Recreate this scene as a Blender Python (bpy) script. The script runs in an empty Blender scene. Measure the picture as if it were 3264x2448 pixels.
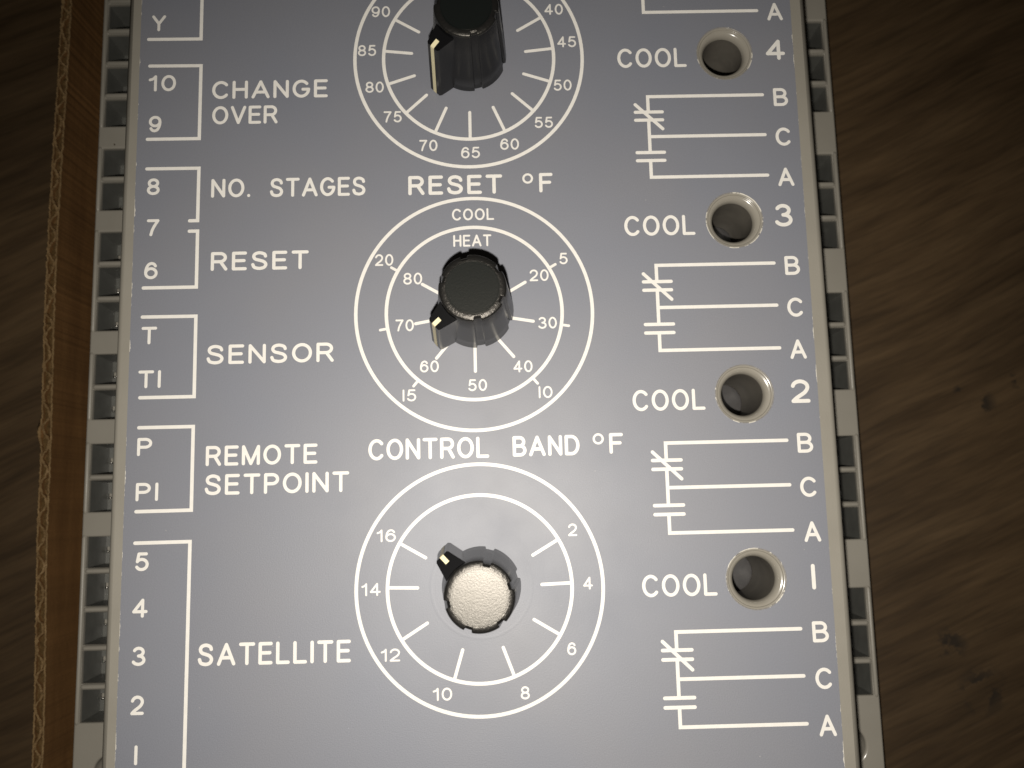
import bpy, bmesh, math, random
from mathutils import Matrix, Vector, noise
from mathutils.geometry import delaunay_2d_cdt

MM = 0.001
S = bpy.context.scene
COL = S.collection
random.seed(7)

# ------------------------------------------------------------------ camera, light, exposure
CAM = (4.917, -39.228, 177.81)                      # mm above the faceplate (phone held over the panel)
RIGHT = Vector((0.999639, -0.024126, 0.011798))
UP = Vector((0.022348, 0.990891, 0.132796))
BACK = Vector((-0.014894, -0.132485, 0.991073))
cam_data = bpy.data.cameras.new("camera")
cam = bpy.data.objects.new("camera", cam_data)
COL.objects.link(cam)
m = Matrix((RIGHT, UP, BACK)).transposed().to_4x4()
m.translation = Vector(CAM) * MM
cam.matrix_world = m
cam_data.sensor_width = 4.8
cam_data.lens = 4.8 * 2735 / 3264
cam_data.clip_start = 0.01
cam_data.clip_end = 20
cam_data.dof.use_dof = True
cam_data.dof.focus_distance = 0.1765
cam_data.dof.aperture_fstop = 2.9
S.camera = cam

world = bpy.data.worlds.new("World")
S.world = world
world.use_nodes = True
wb = world.node_tree.nodes["Background"]
wb.inputs[0].default_value = (1.0, 0.86, 0.66, 1)
wb.inputs[1].default_value = 0.012

FLASH = Vector(CAM) + RIGHT * -1.9 + UP * -11.5 + BACK * 0.5
ld = bpy.data.lights.new("phone_flash", 'SPOT')
ld.energy = 1.92
ld.color = (1.0, 0.945, 0.865)
ld.spot_size = math.radians(118)
ld.spot_blend = 1.0
ld.shadow_soft_size = 0.0016
flash = bpy.data.objects.new("phone_flash", ld)
COL.objects.link(flash)
aim = Vector((14, -47, 0)) - FLASH
flash.rotation_euler = aim.to_track_quat('-Z', 'Y').to_euler()
flash.location = FLASH * MM

S.view_settings.view_transform = 'Standard'
S.view_settings.look = 'None'
S.view_settings.exposure = 0
S.view_settings.gamma = 1
S.view_settings.use_curve_mapping = False

# ------------------------------------------------------------------ node helpers
class Mat:
    def __init__(self, name, rough=0.5, color=(.5, .5, .5), spec=0.5, metal=0.0):
        self.m = bpy.data.materials.new(name)
        self.m.use_nodes = True
        self.nt = self.m.node_tree
        self.b = self.nt.nodes["Principled BSDF"]
        self.b.inputs["Base Color"].default_value = (*color, 1)
        self.b.inputs["Roughness"].default_value = rough
        self.b.inputs["Specular IOR Level"].default_value = spec
        self.b.inputs["Metallic"].default_value = metal
        self.tc = None
    def n(self, t, **kw):
        nd = self.nt.nodes.new(t)
        for k, v in kw.items():
            setattr(nd, k, v)
        return nd
    def l(self, a, b):
        self.nt.links.new(a, b)
    def pos(self, scale=(1, 1, 1), rot=(0, 0, 0)):
        if self.tc is None:
            self.tc = self.n("ShaderNodeTexCoord")
        mp = self.n("ShaderNodeMapping")
        mp.inputs["Scale"].default_value = scale
        mp.inputs["Rotation"].default_value = rot
        self.l(self.tc.outputs["Object"], mp.inputs[0])
        return mp.outputs[0]
    def noise(self, scale, detail=3, rough=.55, vec=None):
        nd = self.n("ShaderNodeTexNoise")
        nd.inputs["Scale"].default_value = scale
        nd.inputs["Detail"].default_value = detail
        nd.inputs["Roughness"].default_value = rough
        self.l(vec if vec is not None else self.pos(), nd.inputs["Vector"])
        return nd.outputs["Fac"]
    def ramp(self, fac, stops):
        r = self.n("ShaderNodeValToRGB")
        el = r.color_ramp.elements
        while len(el) < len(stops):
            el.new(0.5)
        for e, (p, c) in zip(el, stops):
            e.position = p
            e.color = (c, c, c, 1) if isinstance(c, (int, float)) else (*c, 1)
        self.l(fac, r.inputs[0])
        return r.outputs[0]
    def mix(self, fac, a, b, blend='MIX'):
        x = self.n("ShaderNodeMix", data_type='RGBA', blend_type=blend)
        for sock, v in ((x.inputs[0], fac), (x.inputs[6], a), (x.inputs[7], b)):
            if isinstance(v, (int, float)):
                sock.default_value = v
            elif isinstance(v, tuple):
                sock.default_value = (*v, 1)
            else:
                self.l(v, sock)
        return x.outputs[2]
    def math(self, op, a, b=None):
        x = self.n("ShaderNodeMath", operation=op)
        for i, v in enumerate((a, b)):
            if v is None: continue
            if isinstance(v, (int, float)): x.inputs[i].default_value = v
            else: self.l(v, x.inputs[i])
        return x.outputs[0]
    def bump(self, h, strength, dist):
        b = self.n("ShaderNodeBump")
        b.inputs["Strength"].default_value = strength
        b.inputs["Distance"].default_value = dist
        self.l(h, b.inputs["Height"])
        self.l(b.outputs[0], self.b.inputs["Normal"])
    def color(self, c):
        self.l(c, self.b.inputs["Base Color"])
    def rough(self, c):
        self.l(c, self.b.inputs["Roughness"])

# printed grey-blue faceplate film: fine orange-peel grain, worn white cut edges, a few dust specks
FP = Mat("faceplate_film", rough=.54, spec=.84)
blot = FP.ramp(FP.noise(28, 2), [(.3, (.188, .198, .233)), (.7, (.202, .206, .231))])
fine = FP.ramp(FP.noise(5200, 2, .7), [(.25, .86), (.75, 1.12)])
base = FP.mix(1.0, blot, fine, 'MULTIPLY')
vor = FP.n("ShaderNodeTexVoronoi"); vor.inputs["Scale"].default_value = 95
FP.l(FP.pos(), vor.inputs["Vector"])
speck = FP.math('LESS_THAN', vor.outputs["Distance"], .018)
keep = FP.math('GREATER_THAN', FP.noise(60, 0), .60)
base = FP.mix(FP.math('MULTIPLY', speck, keep), base, (.05, .045, .04))
v3 = FP.n("ShaderNodeTexVoronoi"); v3.inputs["Scale"].default_value = 170
FP.l(FP.pos((1, 1.7, 1), (0, 0, .6)), v3.inputs["Vector"])
dust = FP.math('MULTIPLY', FP.math('LESS_THAN', v3.outputs["Distance"], .022), FP.math('GREATER_THAN', FP.noise(85, 0), .56))
base = FP.mix(FP.math('MULTIPLY', dust, .6), base, (.52, .50, .46))
sep = FP.n("ShaderNodeSeparateXYZ"); FP.l(FP.pos(), sep.inputs[0])
edge = FP.math('ABSOLUTE', FP.math('ADD', sep.outputs[0], 0.00025))
wob = FP.math('MULTIPLY', FP.math('SUBTRACT', FP.noise(150, 5, .75), .5), .0016)
white = FP.math('GREATER_THAN', FP.math('ADD', edge, wob), .0720)
FP.color(FP.mix(white, base, (.66, .63, .56)))
smudge = FP.ramp(FP.noise(42, 4, .6), [(.3, .51), (.52, .54), (.72, .58)])
FP.rough(smudge)
FP.bump(FP.noise(3600, 2, .6), .35, .00006)

WHITE = Mat("white_print", rough=.42, color=(.83, .805, .755), spec=.4)
WHITE.color(WHITE.ramp(WHITE.noise(900, 3), [(.3, (.79, .765, .71)), (.7, (.84, .815, .765))]))
WHITE.bump(WHITE.noise(3600, 2, .6), .3, .00006)

# beige moulded plastic
BG = Mat("beige_plastic", rough=.42, spec=.5)
c = BG.ramp(BG.noise(70, 4), [(.3, (.262, .244, .206)), (.7, (.290, .271, .230))])
v2 = BG.n("ShaderNodeTexVoronoi"); v2.inputs["Scale"].default_value = 130
BG.l(BG.pos(), v2.inputs["Vector"])
sp2 = BG.math('MULTIPLY', BG.math('LESS_THAN', v2.outputs["Distance"], .03), BG.math('GREATER_THAN', BG.noise(45, 0), .6))
BG.color(BG.mix(sp2, c, (.07, .055, .04)))
BG.bump(BG.noise(2600, 2, .6), .3, .00008)

LIP = Mat("beige_gloss_plastic", rough=.2, spec=.5)
LIP.color(LIP.ramp(LIP.noise(180, 3), [(.3, (.262, .243, .205)), (.7, (.292, .271, .23))]))
LIP.bump(LIP.noise(900, 2, .6), .12, .0001)

DARK = Mat("grey_socket_plastic", rough=.38, color=(.085, .088, .08), spec=.5)
DARK.color(DARK.ramp(DARK.noise(240, 3), [(.3, (.105, .105, .095)), (.7, (.130, .130, .117))]))
DARK.bump(DARK.noise(1500, 2), .25, .0001)

TUBE = Mat("tube_plastic", rough=.5, spec=.4)
TUBE.color(TUBE.ramp(TUBE.noise(260, 3), [(.3, (.092, .084, .071)), (.7, (.118, .107, .090))]))
LENS = Mat("smoky_lens", rough=.5, color=(.05, .045, .042), spec=.5)
LENS.color(LENS.ramp(LENS.noise(420, 4, .7), [(.35, (.022, .020, .020)), (.66, (.036, .033, .031))]))

BLACK = Mat("black_knob_plastic", rough=.27, color=(.005, .005, .0055), spec=.22)
BLACK.bump(BLACK.noise(1400, 2), .08, .0001)
BLACKTOP = Mat("black_grained_plastic", rough=.32, color=(.007, .0088, .0084), spec=.47)
BLACKTOP.bump(BLACKTOP.noise(3400, 3, .7), .22, .00010)
RIM = Mat("black_coarse_plastic", rough=.34, color=(.009, .0088, .0084), spec=.52)
RIM.bump(RIM.noise(1700, 3, .65), .45, .0002)
for q_ in (BLACKTOP, RIM): q_.b.inputs["Specular Tint"].default_value = (1.0, .94, .85, 1)
IVORY = Mat("ivory_paint", rough=.45, color=(.80, .72, .46), spec=.4)
METAL = Mat("nickel_screw", rough=.28, color=(.62, .60, .55), metal=1.0)
METAL.bump(METAL.noise(900, 2), .3, .0002)
HOLE = Mat("dark_slot", rough=.7, color=(.012, .011, .010))
EDGEW = Mat("worn_white_edge", rough=.4, spec=.5)
EDGEW.color(EDGEW.mix(EDGEW.math('GREATER_THAN', EDGEW.noise(140, 5, .7), .53), (.22, .21, .20), (.60, .57, .50)))
EDGEW.bump(EDGEW.noise(1500, 3, .6), .6, .0003)

# cardboard
CB = Mat("brown_cardboard", rough=.85, spec=.2)
fib = CB.noise(60, 5, .65, CB.pos((1, .35, 3)))
cbc = CB.ramp(fib, [(.25, (.125, .060, .020)), (.55, (.172, .086, .029)), (.8, (.215, .112, .040))])
streak = CB.ramp(CB.noise(130, 4, .6, CB.pos((1, 1, .08))), [(.35, .82), (.65, 1.05)])
CB.color(CB.mix(1.0, cbc, streak, 'MULTIPLY'))
CB.bump(CB.noise(700, 4, .7), .35, .0003)
CBE = Mat("cut_cardboard", rough=.9, spec=.2)
CBE.color(CBE.ramp(CBE.noise(420, 5, .7), [(.25, (.11, .066, .027)), (.6, (.23, .15, .070)), (.85, (.42, .30, .17))]))
CBE.bump(CBE.noise(1300, 4, .7), .8, .0003)

CBD = Mat("crushed_flute_paper", rough=.95, spec=.1)
CBD.color(CBD.ramp(CBD.noise(500, 5, .75), [(.3, (.050, .029, .010)), (.55, (.115, .069, .027)), (.75, (.22, .14, .062))]))
CBD.bump(CBD.noise(1100, 4, .7), .8, .0004)

# wood floor: dark brown boards with diagonal grain, dark nicks
WD = Mat("brown_wood", rough=.55, spec=.35)
SCUFFS = [(147, -15, 5), (131.5, -83, 5.5), (140, -81, 3), (139.5, -96, 8), (141, -11, 2.5), (158, -8, 3)]
ang = math.radians(-24)
wv = WD.pos((1, 1, 1), (0, 0, ang))
warp = WD.n("ShaderNodeTexNoise"); warp.inputs["Scale"].default_value = 9; warp.inputs["Detail"].default_value = 2
WD.l(wv, warp.inputs["Vector"])
add = WD.n("ShaderNodeVectorMath", operation='MULTIPLY_ADD')
WD.l(warp.outputs["Color"], add.inputs[0])
add.inputs[1].default_value = (.01, .014, 0)
WD.l(wv, add.inputs[2])
def stretched(sx, sy):
    mp = WD.n("ShaderNodeMapping"); mp.inputs["Scale"].default_value = (sx, sy, 1)
    WD.l(add.outputs[0], mp.inputs[0]); return mp.outputs[0]
g1 = WD.noise(1, 4, .6, stretched(14, 130))
g2 = WD.noise(1, 4, .65, stretched(40, 520))
g3 = WD.noise(11, 3, .5, wv)
wc = WD.ramp(g1, [(.28, (.040, .0235, .0102)), (.5, (.074, .0455, .0212)), (.74, (.104, .066, .032))])
wc = WD.mix(1.0, wc, WD.ramp(g2, [(.34, .72), (.5, .96), (.66, 1.12)]), 'MULTIPLY')
wc = WD.mix(1.0, wc, WD.ramp(g3, [(.3, .72), (.7, 1.15)]), 'MULTIPLY')
nick = WD.ramp(WD.noise(170, 3, .55, WD.pos((1, 1, 1), (0, 0, .5))), [(.50, 0.0), (.57, 1.0)])
def scuff(px, py, r):
    d = WD.n("ShaderNodeVectorMath", operation='DISTANCE')
    WD.l(WD.pos(), d.inputs[0]); d.inputs[1].default_value = (px * MM, py * MM, 0)
    return WD.ramp(WD.math('DIVIDE', d.outputs["Value"], r * MM), [(.35, 1.0), (1.0, 0.0)])
for px, py, r in SCUFFS:
    wc = WD.mix(WD.math('MULTIPLY', WD.math('MULTIPLY', nick, scuff(px, py, r)), .8), wc, (.016, .013, .010))
WD.color(wc)
WD.bump(g2, .25, .0004)

# ------------------------------------------------------------------ mesh helpers
def obj(name, bm, mats, parent=None, smooth=False, label=None, loc=(0, 0, 0)):
    me = bpy.data.meshes.new(name)
    bmesh.ops.scale(bm, vec=(MM, MM, MM), verts=bm.verts)
    bm.to_mesh(me); bm.free()
    for mt in (mats if isinstance(mats, (list, tuple)) else [mats]):
        me.materials.append(mt.m)
    if smooth:
        for p in me.polygons: p.use_smooth = True
    o = bpy.data.objects.new(name, me)
    o.location = Vector(loc) * MM
    COL.objects.link(o)
    if parent is not None: o.parent = parent
    if label: o["label"] = label
    return o

def copy_tree(o, parent):
    c = o.copy(); COL.objects.link(c); c.parent = parent
    for ch in list(o.children): copy_tree(ch, c)
    return c

def box(bm, x0, x1, y0, y1, z0, z1, mi=0):
    vs = [bm.verts.new((x, y, z)) for z in (z0, z1) for y in (y0, y1) for x in (x0, x1)]
    fs = []
    for q in ((0, 2, 3, 1), (4, 5, 7, 6), (0, 1, 5, 4), (2, 6, 7, 3), (0, 4, 6, 2), (1, 3, 7, 5)):
        f = bm.faces.new([vs[i] for i in q]); f.material_index = mi; fs.append(f)
    return vs, fs

def lathe(bm, prof, cx=0, cy=0, n=96, mi=0, flip=False):
    """prof: list of (r, z); a ring per point."""
    rings = []
    for r, z in prof:
        rings.append([bm.verts.new((cx + r * math.cos(2 * math.pi * i / n), cy + r * math.sin(2 * math.pi * i / n), z)) for i in range(n)])
    for a, b in zip(rings, rings[1:]):
        for i in range(n):
            j = (i + 1) % n
            q = (a[i], a[j], b[j], b[i])
            f = bm.faces.new(q[::-1] if flip else q); f.material_index = mi; f.smooth = True
    return rings

def sheet_with_holes(bm, outer, holes, z, mi=0):
    """flat sheet, outer polygon and round holes (cx, cy, r)."""
    pts = [Vector(p) for p in outer]; edges = [(i, (i + 1) % len(outer)) for i in range(len(outer))]
    for cx, cy, r in holes:
        k = len(pts); n = 96
        pts += [Vector((cx + r * math.cos(2 * math.pi * i / n), cy + r * math.sin(2 * math.pi * i / n))) for i in range(n)]
        edges += [(k + i, k + (i + 1) % n) for i in range(n)]
    vv, ee, ff, *_ = delaunay_2d_cdt(pts, edges, [], 0, 1e-6)
    bv = [bm.verts.new((v.x, v.y, z)) for v in vv]
    for f in ff:
        c = sum((vv[i] for i in f), Vector((0, 0))) / len(f)
        if any((c.x - cx) ** 2 + (c.y - cy) ** 2 < r * r for cx, cy, r in holes): continue
        fc = bm.faces.new([bv[i] for i in f]); fc.material_index = mi
        if fc.normal.z < 0 or (fc.normal_update() or fc.normal.z < 0): fc.normal_flip()

# ------------------------------------------------------------------ stroke lettering
def arc(cx, cy, rx, ry, a0, a1, n=14):
    return [(cx + rx * math.cos(math.radians(a0 + (a1 - a0) * i / n)), cy + ry * math.sin(math.radians(a0 + (a1 - a0) * i / n))) for i in range(n + 1)]

def spline(pts, n=5):
    out = []
    P = [pts[0]] + pts + [pts[-1]]
    for i in range(1, len(P) - 2):
        p0, p1, p2, p3 = P[i - 1], P[i], P[i + 1], P[i + 2]
        for k in range(n):
            t = k / n
            out.append(tuple(.5 * (2 * p1[d] + (p2[d] - p0[d]) * t + (2 * p0[d] - 5 * p1[d] + 4 * p2[d] - p3[d]) * t * t + (3 * p1[d] - p0[d] - 3 * p2[d] + p3[d]) * t ** 3) for d in (0, 1)))
    out.append(pts[-1]); return out

SIX = spline([(.53, .82), (.46, .94), (.32, 1.0), (.16, .93), (.05, .72), (0, .45), (0, .32)]) + arc(.29, .32, .29, .32, 180, 540, 24)
OVAL = lambda w: arc(w / 2, .5, w / 2, .5, 90, 450, 32)
GL = {
 'A': (.78, [[(0, 0), (.39, 1), (.78, 0)], [(.125, .32), (.655, .32)]]),
 'B': (.62, [[(0, 0), (0, 1), (.33, 1)] + arc(.33, .76, .23, .24, 90, -90) + [(0, .52)], [(.33, .52)] + arc(.35, .26, .27, .26, 90, -90) + [(0, 0)]]),
 'C': (.70, [arc(.38, .5, .38, .5, 42, 318, 26)]),
 'D': (.68, [[(0, 0), (0, 1), (.28, 1)] + arc(.30, .5, .38, .5, 90, -90, 20) + [(0, 0)]]),
 'E': (.56, [[(.56, 1), (0, 1), (0, 0), (.56, 0)], [(0, .52), (.50, .52)]]),
 'F': (.54, [[(.54, 1), (0, 1), (0, 0)], [(0, .52), (.46, .52)]]),
 'G': (.76, [arc(.38, .5, .38, .5, 42, 345, 26) + [(.76, .46), (.46, .46)]]),
 'H': (.64, [[(0, 0), (0, 1)], [(.64, 0), (.64, 1)], [(0, .52), (.64, .52)]]),
 'I': (0, [[(0, 0), (0, 1)]]),
 'L': (.54, [[(0, 1), (0, 0), (.54, 0)]]),
 'M': (.78, [[(0, 0), (0, 1), (.39, 0), (.78, 1), (.78, 0)]]),
 'N': (.64, [[(0, 0), (0, 1), (.64, 0), (.64, 1)]]),
 'O': (.76, [OVAL(.76)]),
 'P': (.58, [[(0, 0), (0, 1), (.32, 1)] + arc(.32, .74, .26, .26, 90, -90) + [(0, .48)]]),
 'R': (.64, [[(0, 0), (0, 1), (.36, 1)] + arc(.36, .74, .25, .26, 90, -90) + [(0, .48)], [(.38, .48), (.64, 0)]]),
 'S': (.64, [spline([(.60, .78), (.54, .92), (.32, 1.0), (.11, .93), (.04, .76), (.12, .60), (.32, .52), (.52, .43), (.62, .26), (.54, .07), (.32, 0), (.08, .07), (0, .25)], 6)]),
 'T': (.66, [[(0, 1), (.66, 1)], [(.33, 1), (.33, 0)]]),
 'U': (.64, [[(0, 1), (0, .32)] + arc(.32, .32, .32, .32, 180, 360) + [(.64, 1)]]),
 'V': (.72, [[(0, 1), (.36, 0), (.72, 1)]]),
 'Y': (.72, [[(0, 1), (.36, .46), (.72, 1)], [(.36, .46), (.36, 0)]]),
 '.': (0, [[(0, 0), (0, .01)]]),
 '0': (.58, [OVAL(.58)]),
 '1': (.27, [spline([(0, .76), (.16, .84), (.27, 1.0)]) + [(.27, 0)]]),
 '2': (.58, [arc(.29, .71, .28, .29, 168, -20, 14) + spline([(.55, .60), (.44, .42), (.16, .18), (0, 0)], 4) + [(.58, 0)]]),
 '3': (.58, [arc(.28, .76, .25, .24, 155, -90, 16), arc(.28, .26, .30, .26, 90, -155, 18)]),
 '4': (.62, [[(.44, 0), (.44, 1), (0, .28), (.62, .28)]]),
 '5': (.58, [[(.52, 1), (.12, 1), (.045, .51)] + arc(.28, .325, .30, .325, 140, -150, 20)]),
 '6': (.58, [SIX]),
 '7': (.56, [[(0, 1), (.56, 1)] + spline([(.56, 1), (.38, .66), (.24, .32), (.17, 0)], 5)]),
 '8': (.58, [arc(.29, .76, .25, .24, 90, 450, 24), arc(.29, .26, .29, .26, 90, 450, 24)]),
 '9': (.58, [[(.58 - x, 1 - y) for x, y in SIX]]),
}

class Print:
    """collects pen strokes and turns them into one flat, overlap-free printed film"""
    def __init__(self): self.polys = []
    def capsule(self, a, b, w, cap0=True, cap1=True):
        r = w / 2; dx, dy = b[0] - a[0], b[1] - a[1]; d = math.hypot(dx, dy)
        if d < 1e-9: dx, dy, d = 1, 0, 1
        t = math.atan2(dy, dx); P = []
        if cap1: P += [(b[0] + r * math.cos(t - math.pi / 2 + math.pi * i / 8), b[1] + r * math.sin(t - math.pi / 2 + math.pi * i / 8)) for i in range(9)]
        else: P += [(b[0] + dy / d * r, b[1] - dx / d * r), (b[0] - dy / d * r, b[1] + dx / d * r)]
        if cap0: P += [(a[0] + r * math.cos(t + math.pi / 2 + math.pi * i / 8), a[1] + r * math.sin(t + math.pi / 2 + math.pi * i / 8)) for i in range(9)]
        else: P += [(a[0] - dy / d * r, a[1] + dx / d * r), (a[0] + dy / d * r, a[1] - dx / d * r)]
        self.polys.append(P)
    def stroke(self, pts, w):
        for a, b in zip(pts, pts[1:]): self.capsule(a, b, w)
    def square(self, p, w):
        r = w / 2; self.polys.append([(p[0] - r, p[1] - r), (p[0] + r, p[1] - r), (p[0] + r, p[1] + r), (p[0] - r, p[1] + r)])
    def text(self, s, x0, y0, x1, y1, w, gap=.13):
        """fits the word into the outer box x0..x1, y0..y1"""
        h = (y1 - y0) - w; W = (x1 - x0) - w
        g = gap + w / h
        wid = [GL[ch][0] for ch in s]
        nat = sum(wid) + g * (len(s) - 1)
        sx = W / nat if nat > 0 else h
        if nat == 0: x0 = (x0 + x1 - w) / 2
        x = x0 + w / 2
        for ch, cw in zip(s, wid):
            for st in GL[ch][1]:
                self.stroke([(x + px * sx, y0 + w / 2 + py * h) for px, py in st], w)
            x += (cw + g) * sx
    def ring(self, cx, cy, r, w, n=120):
        P = [(cx + r * math.cos(2 * math.pi * i / n), cy + r * math.sin(2 * math.pi * i / n)) for i in range(n + 1)]
        for a, b in zip(P, P[1:]):
            # plain quads joined radially
            qa = [(cx + (p[0] - cx) * k, cy + (p[1] - cy) * k) for p, k in ((a, 1 - w / 2 / r), (a, 1 + w / 2 / r), (b, 1 + w / 2 / r), (b, 1 - w / 2 / r))]
            self.polys.append(qa)
    def build(self, name, parent, label, z=0.02):
        pts, faces = [], []
        for P in self.polys:
            k = len(pts); pts += [Vector(p) for p in P]; faces.append(list(range(k, k + len(P))))
        vv, ee, ff, ov, oe, of = delaunay_2d_cdt(pts, [], faces, 0, 1e-5)
        bm = bmesh.new()
        bv = [bm.verts.new((v.x, v.y, z)) for v in vv]
        for f, src in zip(ff, of):
            if not src: continue
            fc = bm.faces.new([bv[i] for i in f]); fc.normal_update()
            if fc.normal.z < 0: fc.normal_flip()
        return obj(name, bm, WHITE, parent, label=label)

# ------------------------------------------------------------------ floor
bm = bmesh.new()
vs = [bm.verts.new(p) for p in ((-1500, -1500, 0), (1500, -1500, 0), (1500, 1500, 0), (-1500, 1500, 0))]
bm.faces.new(vs)
fl = obj("floor", bm, WD, loc=(0, 0, -72))
fl["kind"] = "structure"
fl["label"] = "dark brown wood floor with diagonal grain and small dark nicks"

# ------------------------------------------------------------------ the controller
DEV_Y0, DEV_Y1 = -118.0, 112.0
ctl = bpy.data.objects.new("temperature_controller", None)
COL.objects.link(ctl)
ctl.location = (0, 0, -68.3 * MM)
ctl["label"] = "beige heating and cooling stage controller with blue-grey faceplate, three black dials and terminal rows"
ctl["category"] = "controller"

# parts are modelled in faceplate coordinates; the empty stands at the base
def part(name, bm, mats, **kw):
    return obj(name, bm, mats, ctl, loc=(0, 0, 68.3), **kw)

WELLS = [(56.35, 57.25), (56.35, 19.08), (56.25, -18.6), (56.35, -56.6)]
KNOBS = [(0.05, 57.15, 226, (0, 0)), (0.30, 0.30, 220.5, (0, 0)), (0.42, -56.68, 133.5, (0.3, -.3))]

# cover: rounded long edges, open round wells
bm = bmesh.new()
XL, XR, TOPZ = -75.25, 75.25, -0.12
prof = [(XR + .15, -43.4), (XR + .1, -30), (XR, -2.6), (XR, -1.7)] + [(XR - 1.3 + 1.3 * math.cos(a), -1.5 + (1.5 + TOPZ) * math.sin(a)) for a in [math.radians(t) for t in range(0, 91, 9)]]
YS = [DEV_Y0, DEV_Y1]
def strip_side(sgn):
    rows = []
    for x, z in prof:
        rows.append([bm.verts.new((sgn * x, y, z)) for y in YS])
    for a, b in zip(rows, rows[1:]):
        q = (a[0], a[1], b[1], b[0])
        f = bm.faces.new(q if sgn > 0 else q[::-1]); f.smooth = True
strip_side(1); strip_side(-1)
xe = XR - 1.3
sheet_with_holes(bm, [(-xe, DEV_Y0), (xe, DEV_Y0), (xe, DEV_Y1), (-xe, DEV_Y1)], [(x, y, 5.95) for x, y in WELLS], TOPZ)
for y, fl_ in ((DEV_Y0, False), (DEV_Y1, True)):
    vs = [bm.verts.new((x, y, z)) for x, z in prof] + [bm.verts.new((-x, y, z)) for x, z in reversed(prof)]
    f = bm.faces.new(vs); f.normal_update()
    if (f.normal.y > 0) != fl_: f.normal_flip()
bmesh.ops.remove_doubles(bm, verts=bm.verts, dist=1e-4)
cover = part("cover", bm, BG)

# lower housing block
bm = bmesh.new()
box(bm, -101.0, 97.6, DEV_Y0 - 4, DEV_Y1 + 6, -68.3, -54.5)
part("base_housing", bm, BG)

# terminal strips: a moulded bar with open cells, rounded rails and dividers
L_GROUPS = [(108.0, 98.75, 89.92, 80.56, 71.3, 62.6), (56.5, 47.87, 39.25), (33.4, 24.63, 15.22, 6.65),
            (0.6, -8.08, -16.5), (-22.7, -31.29, -40.1), (-46.1, -54.66, -64.08, -73.4, -82.69, -91.3)]
R_GROUPS = [(89.8, 80.69, 71.48, 63.3), (51.3, 42.56, 33.32, 24.9), (12.9, 4.16, -4.82, -13.1),
            (-25.1, -33.84, -42.72, -51.6), (-63.6, -72.25, -81.48, -89.9)]
def cells_from(groups, div=1.6):
    out = []
    for g in groups:
        for i, (a, b) in enumerate(zip(g, g[1:])):
            out.append((b + (div / 2 if i < len(g) - 2 else .1), a - (div / 2 if i > 0 else .1)))
    return out

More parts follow.
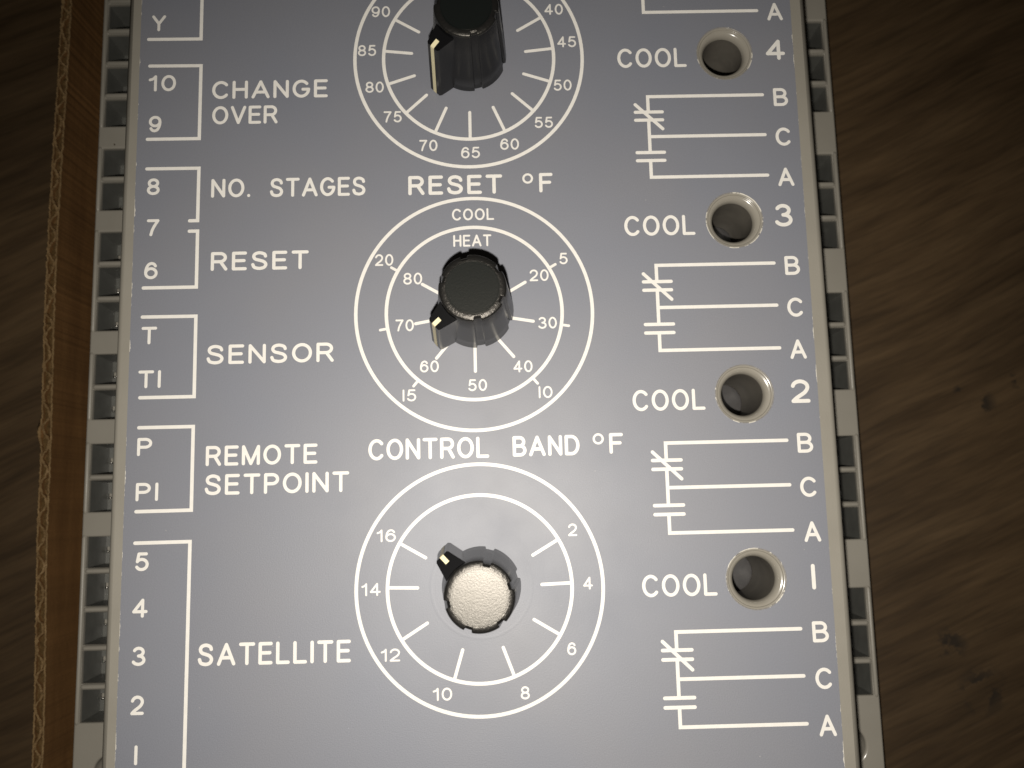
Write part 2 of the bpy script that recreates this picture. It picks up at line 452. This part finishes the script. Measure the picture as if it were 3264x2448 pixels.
def strip(sgn, xo, xp, groups, hole, label):
    """sgn -1 left, +1 right; xo outer edge, xp outer wall of the cells; hole (x, y, r)"""
    cells = cells_from(groups)
    xi, xend, zt = 80.0, 76.2, -43.0
    ys = sorted({round(v, 3) for c in cells for v in c} | {DEV_Y0 - 3, DEV_Y1 + 4, -93.6, -110.0})
    xs = [abs(xo), abs(xp), xi, xend]
    bm = bmesh.new()
    V = {(i, j): bm.verts.new((sgn * x, y, zt)) for i, x in enumerate(xs) for j, y in enumerate(ys)}
    lows = {round(c[0], 3) for c in cells}
    def quad(a, b, c, d, up=True):
        f = bm.faces.new((a, b, c, d)); f.normal_update()
        if up and f.normal.z < 0: f.normal_flip()
        return f
    for j in range(len(ys) - 1):
        for i in range(3):
            if i == 1 and (round(ys[j], 3) in lows or ys[j] == -110.0): continue
            quad(V[i, j], V[i + 1, j], V[i + 1, j + 1], V[i, j + 1])
    # outer wall and the cell walls
    low = {}
    def lower(v, z):
        k = (v, z)
        if k not in low: low[k] = bm.verts.new((v.co.x, v.co.y, z))
        return low[k]
    bev = []
    def wall(a, b, z, inside):
        f = bm.faces.new((a, b, lower(b, z), lower(a, z))); f.normal_update()
        c = f.calc_center_median()
        if (Vector((*inside, 0)) - Vector((c.x, c.y, 0))).dot(f.normal) < 0: f.normal_flip()
        bev.append(bm.edges.get((a, b)))
    for j in range(len(ys) - 1):
        wall(V[0, j], V[0, j + 1], -54.6, (sgn * 300, (ys[j] + ys[j + 1]) / 2))
        if round(ys[j], 3) in lows:
            c = (sgn * (abs(xp) + xi) / 2, (ys[j] + ys[j + 1]) / 2)
            wall(V[1, j], V[1, j + 1], -44.3, c); wall(V[1, j], V[2, j], -44.3, c)
            wall(V[1, j + 1], V[2, j + 1], -44.3, c); wall(V[2, j], V[2, j + 1], -44.3, c)
    for j in (0, len(ys) - 1):
        for i in range(3):
            wall(V[i, j], V[i + 1, j], -54.6, (sgn * 90, ys[j] * 3))
    bmesh.ops.bevel(bm, geom=bev, offset=.5, segments=4, profile=.5, affect='EDGES', clamp_overlap=True)
    sheet_with_holes(bm, [(sgn * abs(xp), -110.0), (sgn * abs(xp), -93.6), (sgn * xi, -93.6), (sgn * xi, -110.0)], [(hole[0], hole[1], hole[2] + .55)], zt)
    def rod(p, q, r, zc, n=9, tip=.7):
        """half-round bead from p to q with rounded tips"""
        d = (Vector(q) - Vector(p)); L = d.length; d /= L; nrm = Vector((-d.y, d.x))
        st_ = [(0, .02), (tip * .3, .6), (tip, 1), (L - tip, 1), (L - tip * .3, .6), (L, .02)]
        rows = []
        for t, k in st_:
            c = Vector(p) + d * t
            rows.append([bm.verts.new((c.x + nrm.x * r * k * math.cos(math.pi * i / n), c.y + nrm.y * r * k * math.cos(math.pi * i / n), zc + r * k * math.sin(math.pi * i / n))) for i in range(n + 1)])
        for a_, b_ in zip(rows, rows[1:]):
            for i in range(n):
                f = bm.faces.new((a_[i], b_[i], b_[i + 1], a_[i + 1])); f.normal_update()
                if f.normal.z < 0: f.normal_flip()
    xr_ = sgn * ((abs(xo) + abs(xp)) / 2 - .12)
    for g in groups:
        rod((xr_, g[-1] - .5), (xr_, g[0] + .5), .54, -43.04, tip=.9)
        for y in g[1:-1]:
            rod((xr_ - sgn * .35, y), (sgn * xi, y), .70, -43.12, tip=1.0)
    for f in bm.faces: f.smooth = abs(f.normal.z) < .9999 and (f.calc_area() < 3 or f.calc_center_median().z > -43)
    st = part("terminal_strip", bm, BG, label=label)
    # mounting hole
    bm = bmesh.new()
    r = hole[2]
    lathe(bm, [(r + .56, -43.0), (r + .38, -43.06), (r + .2, -43.2), (r + .06, -43.45), (r, -43.8), (r, -54.4), (0.01, -54.4)], hole[0], hole[1], 72, flip=False)
    part("mounting_hole", bm, LIP)
    # sockets
    for lo, hi in cells:
        yc = (lo + hi) / 2
        bm = bmesh.new()
        xt, xf, x2 = sgn * (abs(xp) - .02), sgn * (abs(xp) - .06), sgn * (xi + .02)
        zt2, zf = -44.25, -54.0
        hx, hy = sgn * (abs(xp) - .62), .80
        T = [bm.verts.new(p) for p in ((xt, lo + .02, zt2), (xt, hi - .02, zt2), (x2, hi - .02, zt2), (x2, lo + .02, zt2))]
        F = [bm.verts.new(p) for p in ((xf, lo + .3, zf), (xf, hi - .3, zf), (sgn * (xi + .1), hi - .3, zf), (sgn * (xi + .1), lo + .3, zf))]
        for i in range(4):
            k = (i + 1) % 4
            bm.faces.new((T[i], T[k], F[k], F[i]))
        # floor with a square slot
        H = [bm.verts.new((hx + a * .42, yc + b * hy, zf)) for a, b in ((sgn, -1), (sgn, 1), (-sgn, 1), (-sgn, -1))]
        for i in range(4):
            k = (i + 1) % 4
            bm.faces.new((F[i], F[k], H[k], H[i]))
        B = [bm.verts.new((v.co.x, v.co.y, zf - 2.2)) for v in H]
        for i in range(4):
            k = (i + 1) % 4
            f = bm.faces.new((H[i], H[k], B[k], B[i])); f.material_index = 1
        f = bm.faces.new(B); f.material_index = 1
        bmesh.ops.recalc_face_normals(bm, faces=bm.faces)
        c0 = Vector((hx, yc, -40))
        up = sum((f.normal.z for f in bm.faces))
        if up < 0: bmesh.ops.reverse_faces(bm, faces=bm.faces)
        so = part("terminal_socket", bm, [DARK, HOLE])
        bm = bmesh.new()
        jx, jy = random.uniform(-.05, .05), random.uniform(-.12, .12)
        cx, cy = hx + jx, yc - .42 + jy
        lathe(bm, [(.30, zf - 1.6), (.30, zf - .02), (.25, zf + .12), (.12, zf + .2), (0.002, zf + .22)], cx, cy, 20)
        obj("terminal_screw", bm, METAL, so)
    return st

strip(-1, -101.25, -100.0, L_GROUPS, (-91.8, -103.2, 4.3), "left terminal strip beside the cardboard flap")
strip(1, 97.85, 96.4, R_GROUPS, (89.1, -101.6, 4.4), "right terminal strip beside the bare wood floor")

# faceplate film with four round cut-outs
bm = bmesh.new()
FX0, FX1, FY0, FY1 = -72.2, 71.7, -110.0, 106.0
sheet_with_holes(bm, [(FX0, FY0), (FX1, FY0), (FX1, FY1), (FX0, FY1)], [(x, y, 6.12) for x, y in WELLS], 0.0)
for (xa, ya), (xb, yb) in (((FX0, FY0), (FX1, FY0)), ((FX1, FY0), (FX1, FY1)), ((FX1, FY1), (FX0, FY1)), ((FX0, FY1), (FX0, FY0))):
    bm.faces.new([bm.verts.new(p) for p in ((xa, ya, 0), (xa, ya, TOPZ + .004), (xb, yb, TOPZ + .004), (xb, yb, 0))])
for kx, ky, *_ in KNOBS[2:]:     # faint embossed ring round the shaft
    lathe(bm, [(10.6, .0005), (10.4, .008), (10.2, .0115), (10.0, .008), (9.8, .0005)], kx, ky, 160)
plate = part("faceplate", bm, FP)

def word(s, x0, y0, x1, y1, w=.68, gap=.13, name="printed_word"):
    p = Print(); p.text(s, x0, y0, x1, y1, w, gap)
    return p.build(name, plate, 'white printed "%s"' % s)

# left column: terminal numbers
for s, x0, x1, y in (("Y", -69.8, -66.75, 64.63), ("10", -70.1, -64.15, 50.62), ("9", -69.76, -67.05, 41.27), ("8", -69.70, -66.97, 27.12),
                     ("7", -69.47, -66.8, 18.02), ("6", -69.68, -66.85, 8.62), ("T", -69.82, -66.58, -5.36), ("TI", -70.17, -65.5, -14.62),
                     ("P", -69.92, -66.86, -28.68), ("PI", -69.91, -65.33, -37.91), ("5", -69.58, -66.8, -51.92), ("4", -69.81, -66.73, -61.09),
                     ("3", -69.58, -66.85, -70.45), ("2", -69.51, -66.86, -79.85), ("I", -68.45, -67.85, -89.3)):
    word(s, x0, y, x1, y + 3.72, .62, .16, "terminal_number")
# left column: functions
for s, x0, y0, x1, y1, w, g in (("CHANGE", -56.25, 48.60, -31.1, 52.75, .67, .16), ("OVER", -56.12, 42.80, -41.95, 46.95, .65, .13),
                         ("NO.", -55.96, 26.28, -47.6, 30.45, .65, .16), ("STAGES", -43.39, 26.15, -22.86, 30.38, .65, .15),
                         ("RESET", -55.69, 10.15, -34.99, 14.25, .69, .16), ("SENSOR", -56.11, -9.93, -29.6, -5.80, .67, .15),
                         ("REMOTE", -55.81, -31.08, -32.88, -26.95, .67, .15), ("SETPOINT", -55.87, -37.02, -26.35, -32.80, .67, .15),
                         ("SATELLITE", -56.46, -70.85, -25.98, -66.45, .69, .17)):
    word(s, x0, y0, x1, y1, w, g)
# dial titles
word("RESET", -13.72, 25.99, 6.55, 30.3, .74, .16)
p = Print(); p.ring(12.05, 29.25, .93, .46, 48); p.text("F", 14.5, 26.07, 17.45, 30.42, .70); p.build("printed_word", plate, 'white printed "°F" beside RESET')
word("CONTROL", -22.42, -30.72, 2.53, -26.33, .69, .14)
word("BAND", 7.40, -30.62, 21.28, -26.38, .69, .15)
p = Print(); p.ring(25.2, -27.35, .93, .46, 48); p.text("F", 27.45, -30.48, 30.36, -26.2, .70); p.build("printed_word", plate, 'white printed "°F" beside CONTROL BAND')
word("COOL", -4.40, 20.15, 4.63, 22.77, .40, .17)
word("HEAT", -4.22, 14.35, 3.93, 16.95, .40, .17)

# brackets along the left column
XB = -58.66
def bracket(name_label, lines):
    p = Print()
    for pts in lines:
        for k, (a, b) in enumerate(zip(pts, pts[1:])):
            p.capsule(a, b, .72, cap0=(k == 0), cap1=(k == len(pts) - 2))
        for q in pts[1:-1]: p.square(q, .72)
    return p.build("terminal_bracket", plate, name_label)
bracket("white bracket below Y", [[(-58.95, 100), (-58.95, 62.65), (-70.4, 62.72)]])
bracket("white bracket round 10 and 9", [[(-69.95, 56.5), (-58.8, 56.4), (-58.8, 39.65), (-69.95, 39.68)]])
bracket("white bracket below 8", [[(-69.85, 33.0), (-58.7, 32.95), (-58.7, 21.25), (-60.4, 21.25)]])
bracket("white bracket round 7 and 6", [[(-60.4, 18.95), (-58.65, 18.95), (-58.62, 6.72), (-69.75, 6.74)]])
bracket("white bracket round T and TI", [[(-69.75, .48), (-58.55, .44), (-58.5, -16.6), (-69.7, -16.6)]])
bracket("white bracket round P and PI", [[(-69.7, -22.84), (-58.52, -22.84), (-58.5, -39.95), (-69.7, -40.0)]])
bracket("white bracket beside 5, 4, 3, 2 and I", [[(-69.7, -46.33), (-58.6, -46.28), (-58.66, -106)]])

# dials
def dial(cx, cy, r_in, ticks, nums, outer_ticks, label, r0=12.6, r1=None):
    p = Print()
    p.ring(cx, cy, 25.0, .74); p.ring(cx, cy, r_in, .74)
    for a in ticks:
        c, s_ = math.cos(math.radians(a)), math.sin(math.radians(a))
        ra, rb = (r0, r_in) if r1 is None else (7.0, r1)
        p.capsule((cx + ra * c, cy + ra * s_), (cx + rb * c, cy + rb * s_), .66)
    for a in outer_ticks:
        c, s_ = math.cos(math.radians(a)), math.sin(math.radians(a))
        p.capsule((cx + r_in * c, cy + r_in * s_), (cx + 20.15 * c, cy + 20.15 * s_), .56)
    for s, x0, y0, x1, y1 in nums:
        p.text(s, x0, y0, x1, y1, .375, .15)
    p.build("dial_scale", plate, label)
dial(-.19, 57.12, 18.71, [30 - 24 * k for k in range(11)],
     [("90", -21.51, 67.11, -17.42, 69.68), ("85", -24.52, 58.0, -20.53, 60.57), ("80", -22.88, 49.45, -18.88, 52.0), ("75", -18.95, 42.53, -15.02, 45.1),
      ("70", -11.25, 35.85, -7.32, 38.42), ("65", -2.22, 34.07, 1.86, 36.63), ("60", 6.30, 35.83, 10.37, 38.4), ("55", 13.89, 40.67, 17.9, 43.2),
      ("50", 18.3, 49.18, 22.27, 51.73), ("45", 19.42, 59.3, 23.58, 61.85), ("40", 16.79, 67.03, 20.91, 69.58)], [],
     "white dial scale from 40 to 90")
dial(0, 0, 18.57, [30, -10, -50, -90, -130, -170, 150],
     [("20", -20.92, 10.5, -17.02, 13.05), ("5", 18.3, 10.05, 20.11, 12.56), ("I0", 13.12, -18.57, 16.02, -16.05), ("I5", -15.26, -18.64, -12.43, -16.12),
      ("20", 11.88, 6.48, 15.94, 9.02), ("30", 13.43, -3.84, 17.38, -1.32), ("40", 7.97, -13.03, 11.99, -10.52), ("50", -1.58, -16.78, 2.37, -14.28),
      ("60", -11.58, -12.6, -7.64, -10.1), ("70", -16.66, -3.76, -12.79, -1.22), ("80", -14.93, 6.3, -10.94, 8.86)], [30, -9.5, -50, -130, -170.3, 150],
     "white double dial scale for cool and heat", r1=12.6)
dial(.09, -57.0, 18.69, [30, 1.8, -31, -69.3, -107, -148.2, 178.4, 150],
     [("2", 18.33, -47.08, 20.17, -44.56), ("4", 21.05, -57.84, 22.99, -55.33), ("6", 17.4, -70.64, 19.2, -68.14), ("8", 7.82, -78.93, 9.63, -76.4),
      ("10", -9.69, -78.74, -5.83, -76.24), ("12", -20.0, -70.94, -16.13, -68.42), ("14", -23.87, -58.02, -19.98, -55.47), ("16", -20.75, -47.35, -16.86, -44.82)], [],
     "white dial scale from 2 to 16")

# right column: relay contacts, stage numbers
def contact(y, xo, label):
    """y = height of the B line"""
    p = Print(); w = .72; xv = 39.0 + xo; xr = 64.3 + xo
    yB, y1, y2, yC, y3, y4, yA = y, y - 3.55, y - 5.38, y - 9.2, y - 12.8, y - 14.63, y - 18.42
    p.capsule((xv, yB), (xr, yB), w, cap0=False); p.square((xv, yB), w)
    p.capsule((xv, yB), (xv, y1), w, cap0=False)
    p.capsule((xv - 2.85, y1), (xv + 3.05, y1), w); p.capsule((xv - 2.85, y2), (xv + 3.05, y2), w)
    p.capsule((xv - 2.8, y1 + 1.75), (xv + 3.0, y2 - 2.05), w)
    p.capsule((xv, y2), (xv, y3), w)
    p.capsule((xv, yC), (xr, yC), w, cap0=False)
    p.capsule((xv - 2.85, y3), (xv + 3.1, y3), w); p.capsule((xv - 2.85, y4), (xv + 3.1, y4), w)
    p.capsule((xv, y4), (xv, yA), w, cap1=False); p.square((xv, yA), w)
    p.capsule((xv, yA), (xr, yA), w, cap0=False)
    p.build("contact_diagram", plate, label)
contact(85.65, -.18, "white relay contact lines above stage 4")
contact(47.42, -.15, "white relay contact lines of stage 4")
contact(9.38, -.05, "white relay contact lines of stage 3")
contact(-28.55, .15, "white relay contact lines of stage 2")
contact(-66.67, .42, "white relay contact lines of stage 1")
for s, x0, x1, y in (("A", 66.4, 69.85, 64.85), ("B", 66.53, 69.72, 44.74), ("C", 66.43, 69.78, 35.61), ("A", 66.35, 69.84, 26.46), ("B", 66.52, 69.75, 6.70),
                     ("C", 66.45, 69.86, -2.42), ("A", 66.42, 69.89, -11.46), ("B", 66.61, 69.89, -31.22), ("C", 66.59, 70.03, -40.33), ("A", 66.76, 70.20, -49.45),
                     ("B", 67.06, 70.36, -69.44), ("C", 67.03, 70.44, -78.54), ("A", 67.12, 70.58, -87.6)):
    word(s, x0, y, x1, y + 4.15, .67, .13, "terminal_letter")
for s, x0, y0, x1, y1 in (("4", 65.53, 55.50, 69.78, 60.24), ("3", 65.05, 17.4, 68.9, 22.45), ("2", 66.0, -20.8, 70.0, -15.85), ("I", 67.7, -59.0, 68.42, -53.9)):
    word(s, x0, y0, x1, y1, .80, .13, "stage_number")
for x0, y0, x1, y1 in ((32.56, 54.21, 47.84, 58.73), (32.51, 15.95, 47.76, 20.42), (32.68, -21.78, 47.89, -17.32), (33.0, -59.7, 48.29, -55.23)):
    word("COOL", x0, y0, x1, y1, .67, .17)

# indicator wells
for i, (x, y) in enumerate(WELLS):
    bm = bmesh.new()
    pr = [(6.1, -.121), (5.72, -.125), (5.66, -.2), (5.63, -.42), (5.6, -.46)]
    for k in range(11):
        t = math.radians(8 + 80 * k / 10)
        pr.append((4.42 + 1.18 * (1 - math.sin(t)) , -.46 - 1.75 * (1 - math.cos(t))))
    lathe(bm, pr, x, y, 96)
    lathe(bm, [pr[-1], (4.40, -2.5), (4.34, -18.2)], x, y, 96, mi=1)
    w_ = part("indicator_well", bm, [LIP, TUBE])
    bm = bmesh.new()
    lathe(bm, [(4.33, -18.1), (4.32, -17.8)] + [(4.3 * math.cos(math.radians(t)) + .001, -17.8 + .12 * math.sin(math.radians(t))) for t in range(0, 91, 9)], x, y, 64)
    obj("indicator_lens", bm, LENS, w_)
    bm = bmesh.new()
    n = 180; prof_ = [(6.24, .003), (6.17, .028), (6.06, .01), (6.0, -.11)]
    rings = []
    for r, z in prof_:
        rings.append([bm.verts.new((x + (r + (.05 * noise.noise((math.cos(a * 2 * math.pi / n) * 9 + i * 5, math.sin(a * 2 * math.pi / n) * 9, r)) if r > 6.1 else 0)) * math.cos(a * 2 * math.pi / n),
                                    y + (r + (.05 * noise.noise((math.cos(a * 2 * math.pi / n) * 9 + i * 5, math.sin(a * 2 * math.pi / n) * 9, r)) if r > 6.1 else 0)) * math.sin(a * 2 * math.pi / n), z)) for a in range(n)])
    for A_, B_ in zip(rings, rings[1:]):
        for a in range(n):
            f = bm.faces.new((A_[a], A_[(a + 1) % n], B_[(a + 1) % n], B_[a])); f.smooth = True
    obj("hole_rim", bm, EDGEW, w_)

# ------------------------------------------------------------------ knobs (built once, then copied)
def knob(x, y, deg, tilt, label):
    N = 432
    HT, RB, RT = 19.5, 8.0, 6.52
    def prof_r(a):                       # five shallow flutes, none under the pointer wing
        d = 0
        for k in (-122, -61, 61, 122, 180):
            pass
        rel = (math.degrees(a) + 180) % 360 - 180
        for c in (57.5, 116, 176, -57.5, -116):
            q = (rel - c + 180) % 360 - 180
            if abs(q) < 6.8: d = max(d, min(1, (6.8 - abs(q)) / .9))
        return d
    bm = bmesh.new()
    levels = []
    def ring(r, z, k):
        return [bm.verts.new(((r - k * .48 * prof_r(2 * math.pi * i / N)) * math.cos(2 * math.pi * i / N), (r - k * .48 * prof_r(2 * math.pi * i / N)) * math.sin(2 * math.pi * i / N), z)) for i in range(N)]
    R = [ring(RB - .12, .35, 1), ring(RB, .5, 1)]
    for t in (.25, .5, .75): R.append(ring(RB + (RT - RB) * t, .5 + (18.6 - .5) * t, 1))
    R.append(ring(RT, 18.6, 1)); R.append(ring(RT - .06, 18.78, 1))
    for a, b in zip(R, R[1:]):
        for i in range(N):
            j = (i + 1) % N
            f = bm.faces.new((a[i], a[j], b[j], b[i])); f.smooth = True
    # pointer wing
    def sect(d, hw, z): return [(d[0], -hw[0], z), (d[1], -hw[1], z), (d[2], 0, z), (d[1], hw[1], z), (d[0], hw[0], z)]
    lo = [(4.5, -2.95), (10.65, -1.62), (11.05, -1.25), (11.05, 1.25), (10.65, 1.62), (4.5, 2.95)]
    hi = [(4.0, -2.95), (9.72, -1.52), (9.98, -1.25), (9.98, 1.25), (9.72, 1.52), (4.0, 2.95)]
    a = [bm.verts.new((px, py, .4)) for px, py in lo]; b = [bm.verts.new((px, py, 18.45 - .24 * (px - 4))) for px, py in hi]
    c = [bm.verts.new((px - .1 if px > 5 else px, py * .965, 18.55 - .24 * (px - 4))) for px, py in hi]
    for u, v in ((a, b), (b, c)):
        for i in range(5): bm.faces.new((u[i], u[i + 1], v[i + 1], v[i]))
    bm.faces.new(c); bm.faces.new(a[::-1])
    body = part("control_knob", bm, BLACK, label=label)
    # grained cap: coarse rounded rim, fine groove, flat disc
    bm = bmesh.new()
    R = [ring(RT - .05, 18.77, 1), ring(RT - .10, 19.08, 1), ring(RT - .22, 19.27, 1), ring(RT - .42, 19.37, .9), ring(RT - .75, 19.44, .5), ring(5.50, 19.49, 0), ring(5.35, 19.5, 0), ring(5.16, 19.5, 0)]
    for q, (a, b) in enumerate(zip(R, R[1:])):
        for i in range(N):
            j = (i + 1) % N
            f = bm.faces.new((a[i], a[j], b[j], b[i])); f.smooth = True; f.material_index = 1
    lathe(bm, [(5.16, 19.5), (5.13, 19.30)], 0, 0, 96)
    lathe(bm, [(5.13, 19.30), (4.93, 19.30)], 0, 0, 96)
    lathe(bm, [(4.93, 19.30), (4.90, 19.50)], 0, 0, 96)
    lathe(bm, [(4.90, 19.50), (3.0, 19.5), (0.002, 19.5)], 0, 0, 96)
    obj("knob_cap", bm, [BLACKTOP, RIM], body)
    # ivory pointer line: along the wing top and down its end face
    bm = bmesh.new(); h = .43
    P = [(8.35, 17.55), (9.92, 17.17), (10.06, 16.95), (11.12, .42)]
    A = [bm.verts.new((px, -h, pz)) for px, pz in P]; B = [bm.verts.new((px, h, pz)) for px, pz in P]
    for i in range(3): bm.faces.new((A[i], A[i + 1], B[i + 1], B[i]))
    D = [bm.verts.new((px - .3, s_ * h, pz - .3)) for s_ in (-1, 1) for px, pz in P]
    for i in range(3):
        bm.faces.new((A[i], D[i], D[i + 1], A[i + 1])); bm.faces.new((B[i + 1], D[4 + i + 1], D[4 + i], B[i]))
    bmesh.ops.recalc_face_normals(bm, faces=bm.faces)
    obj("pointer_line", bm, IVORY, body)
    return body
def place(k, x, y, deg, tilt):
    k.location = (x * MM, y * MM, 68.3 * MM)
    rot = Matrix.Rotation(math.radians(tilt[0]), 3, 'Y') @ Matrix.Rotation(math.radians(tilt[1]), 3, 'X') @ Matrix.Rotation(math.radians(deg), 3, 'Z')
    k.rotation_euler = rot.to_euler()
    k.scale = (1, 1, 1.04)
KL = ["black knob at the top edge, pointer between 75 and 80", "black knob of the heat and cool dial, pointer near 60", "black knob with bright lit cap, pointer near 16"]
k0 = knob(*KNOBS[0], KL[0])
for i, (x, y, deg, tilt) in enumerate(KNOBS):
    k = k0 if i == 0 else copy_tree(k0, ctl)
    k["label"] = KL[i]
    place(k, x, y, deg, tilt)

# ------------------------------------------------------------------ cardboard flap standing on its folded base
cf = bpy.data.objects.new("cardboard_flap", None)
COL.objects.link(cf)
cf.location = (-112 * MM, 0, -72 * MM)
cf["label"] = "brown corrugated cardboard flap with raw cut edge standing left of the controller"
cf["category"] = "cardboard"
def cpart(name, bm, mats): return obj(name, bm, mats, cf, loc=(112, 0, 72))
KN = [(-130, -112.3), (-101, -113.2), (-37, -114.75), (28, -115.7), (99, -115.0), (130, -114.5)]
def xo_at(y):
    for (a, xa), (b, xb) in zip(KN, KN[1:]):
        if y <= b:
            t = (y - a) / (b - a); t = t * t * (3 - 2 * t)
            return xa + (xb - xa) * t
    return KN[-1][1]
TH, ZT, ZB = 2.75, -47.0, -71.9
def jit(y, k, s): return s * (noise.noise((y * .9, k * 7.3, 0)) + .6 * noise.noise((y * 2.7, k * 3.1, 4)))
def liner(name, off, thick, k, mats):
    bm = bmesh.new(); rows = []
    n = 1200
    for i in range(n + 1):
        y = -128 + 256 * i / n
        x = xo_at(y) + off + jit(y, k, .17) + .10 * noise.noise((y * 6.0, k, 1))
        z = ZT + jit(y, k + 5, .35) + .12 * noise.noise((y * 5.0, k, 8))
        b = 0
        if k == 1 and -23 < y < -15.5:      # torn, folded-out tuft of the outer liner
            b = .75 * math.sin((y + 23) / 7.5 * math.pi) ** 2
        ct = .35 + .2 * noise.noise((y * .5, k, 9))
        rows.append([bm.verts.new(p) for p in ((x, y, ZB), (x - b * 1.0, y, z - .3), (x - b * 1.3 + thick * .15, y, z), (x - b * 1.1 + thick + ct * .1, y, z - .05), (x + thick - b * .6, y, z - .45), (x + thick, y, ZB))])
    for a, b_ in zip(rows, rows[1:]):
        for j in range(5):
            f = bm.faces.new((a[j], a[j + 1], b_[j + 1], b_[j])); f.material_index = 1 if j in (1, 2, 3) else 0; f.smooth = True
    bmesh.ops.recalc_face_normals(bm, faces=bm.faces)
    return cpart(name, bm, mats)
liner("outer_liner", 0, .34, 1, [CB, CBE])
liner("inner_liner", TH - .42, .42, 2, [CB, CBE])
bm = bmesh.new(); rows = []
n = 1300; WL = 7.9
for i in range(n + 1):
    y = -128 + 256 * i / n
    ph = 2 * math.pi * (y + 2.6 * noise.noise((y * .11, 2, 2)) + .5 * noise.noise((y * .6, 8, 2))) / WL
    amp = (TH - .34 - .42 - .3) / 2 * (.9 + .3 * noise.noise((y * .13, 6, 1)))
    w = math.sin(ph); w = math.copysign(abs(w) ** .75, w)
    xm = xo_at(y) + .34 + (TH - .76) / 2 + amp * w + jit(y, 9, .22)
    z = ZT - .10 + jit(y * 1.3, 12, .4)
    t = .30 + .2 * noise.noise((y * 1.1, 3, 3))
    rows.append([bm.verts.new(p) for p in ((xm - t, y, ZB), (xm - t, y, z), (xm + t, y, z), (xm + t, y, ZB))])
for a, b_ in zip(rows, rows[1:]):
    for j in range(3):
        f = bm.faces.new((a[j], a[j + 1], b_[j + 1], b_[j])); f.material_index = 1 if j == 1 else 0
prev = None
for i in range(901):
    y = -128 + 256 * i / 900
    zc = ZT - 1.15 + jit(y, 21, .5)
    cur = [bm.verts.new((xo_at(y) + .2 + (TH - .4) * q / 4, y, zc + .35 * noise.noise((q * 1.7, y * .8, 5)))) for q in range(5)]
    if prev:
        for q in range(4):
            f = bm.faces.new((prev[q], prev[q + 1], cur[q + 1], cur[q])); f.material_index = 2; f.smooth = True
    prev = cur
bmesh.ops.recalc_face_normals(bm, faces=bm.faces)
cpart("fluted_core", bm, [CB, CBE, CBD])
bm = bmesh.new()
box(bm, -111.4, 96.0, -126, 120, -71.95, -68.35)
cpart("base_panel", bm, CB)
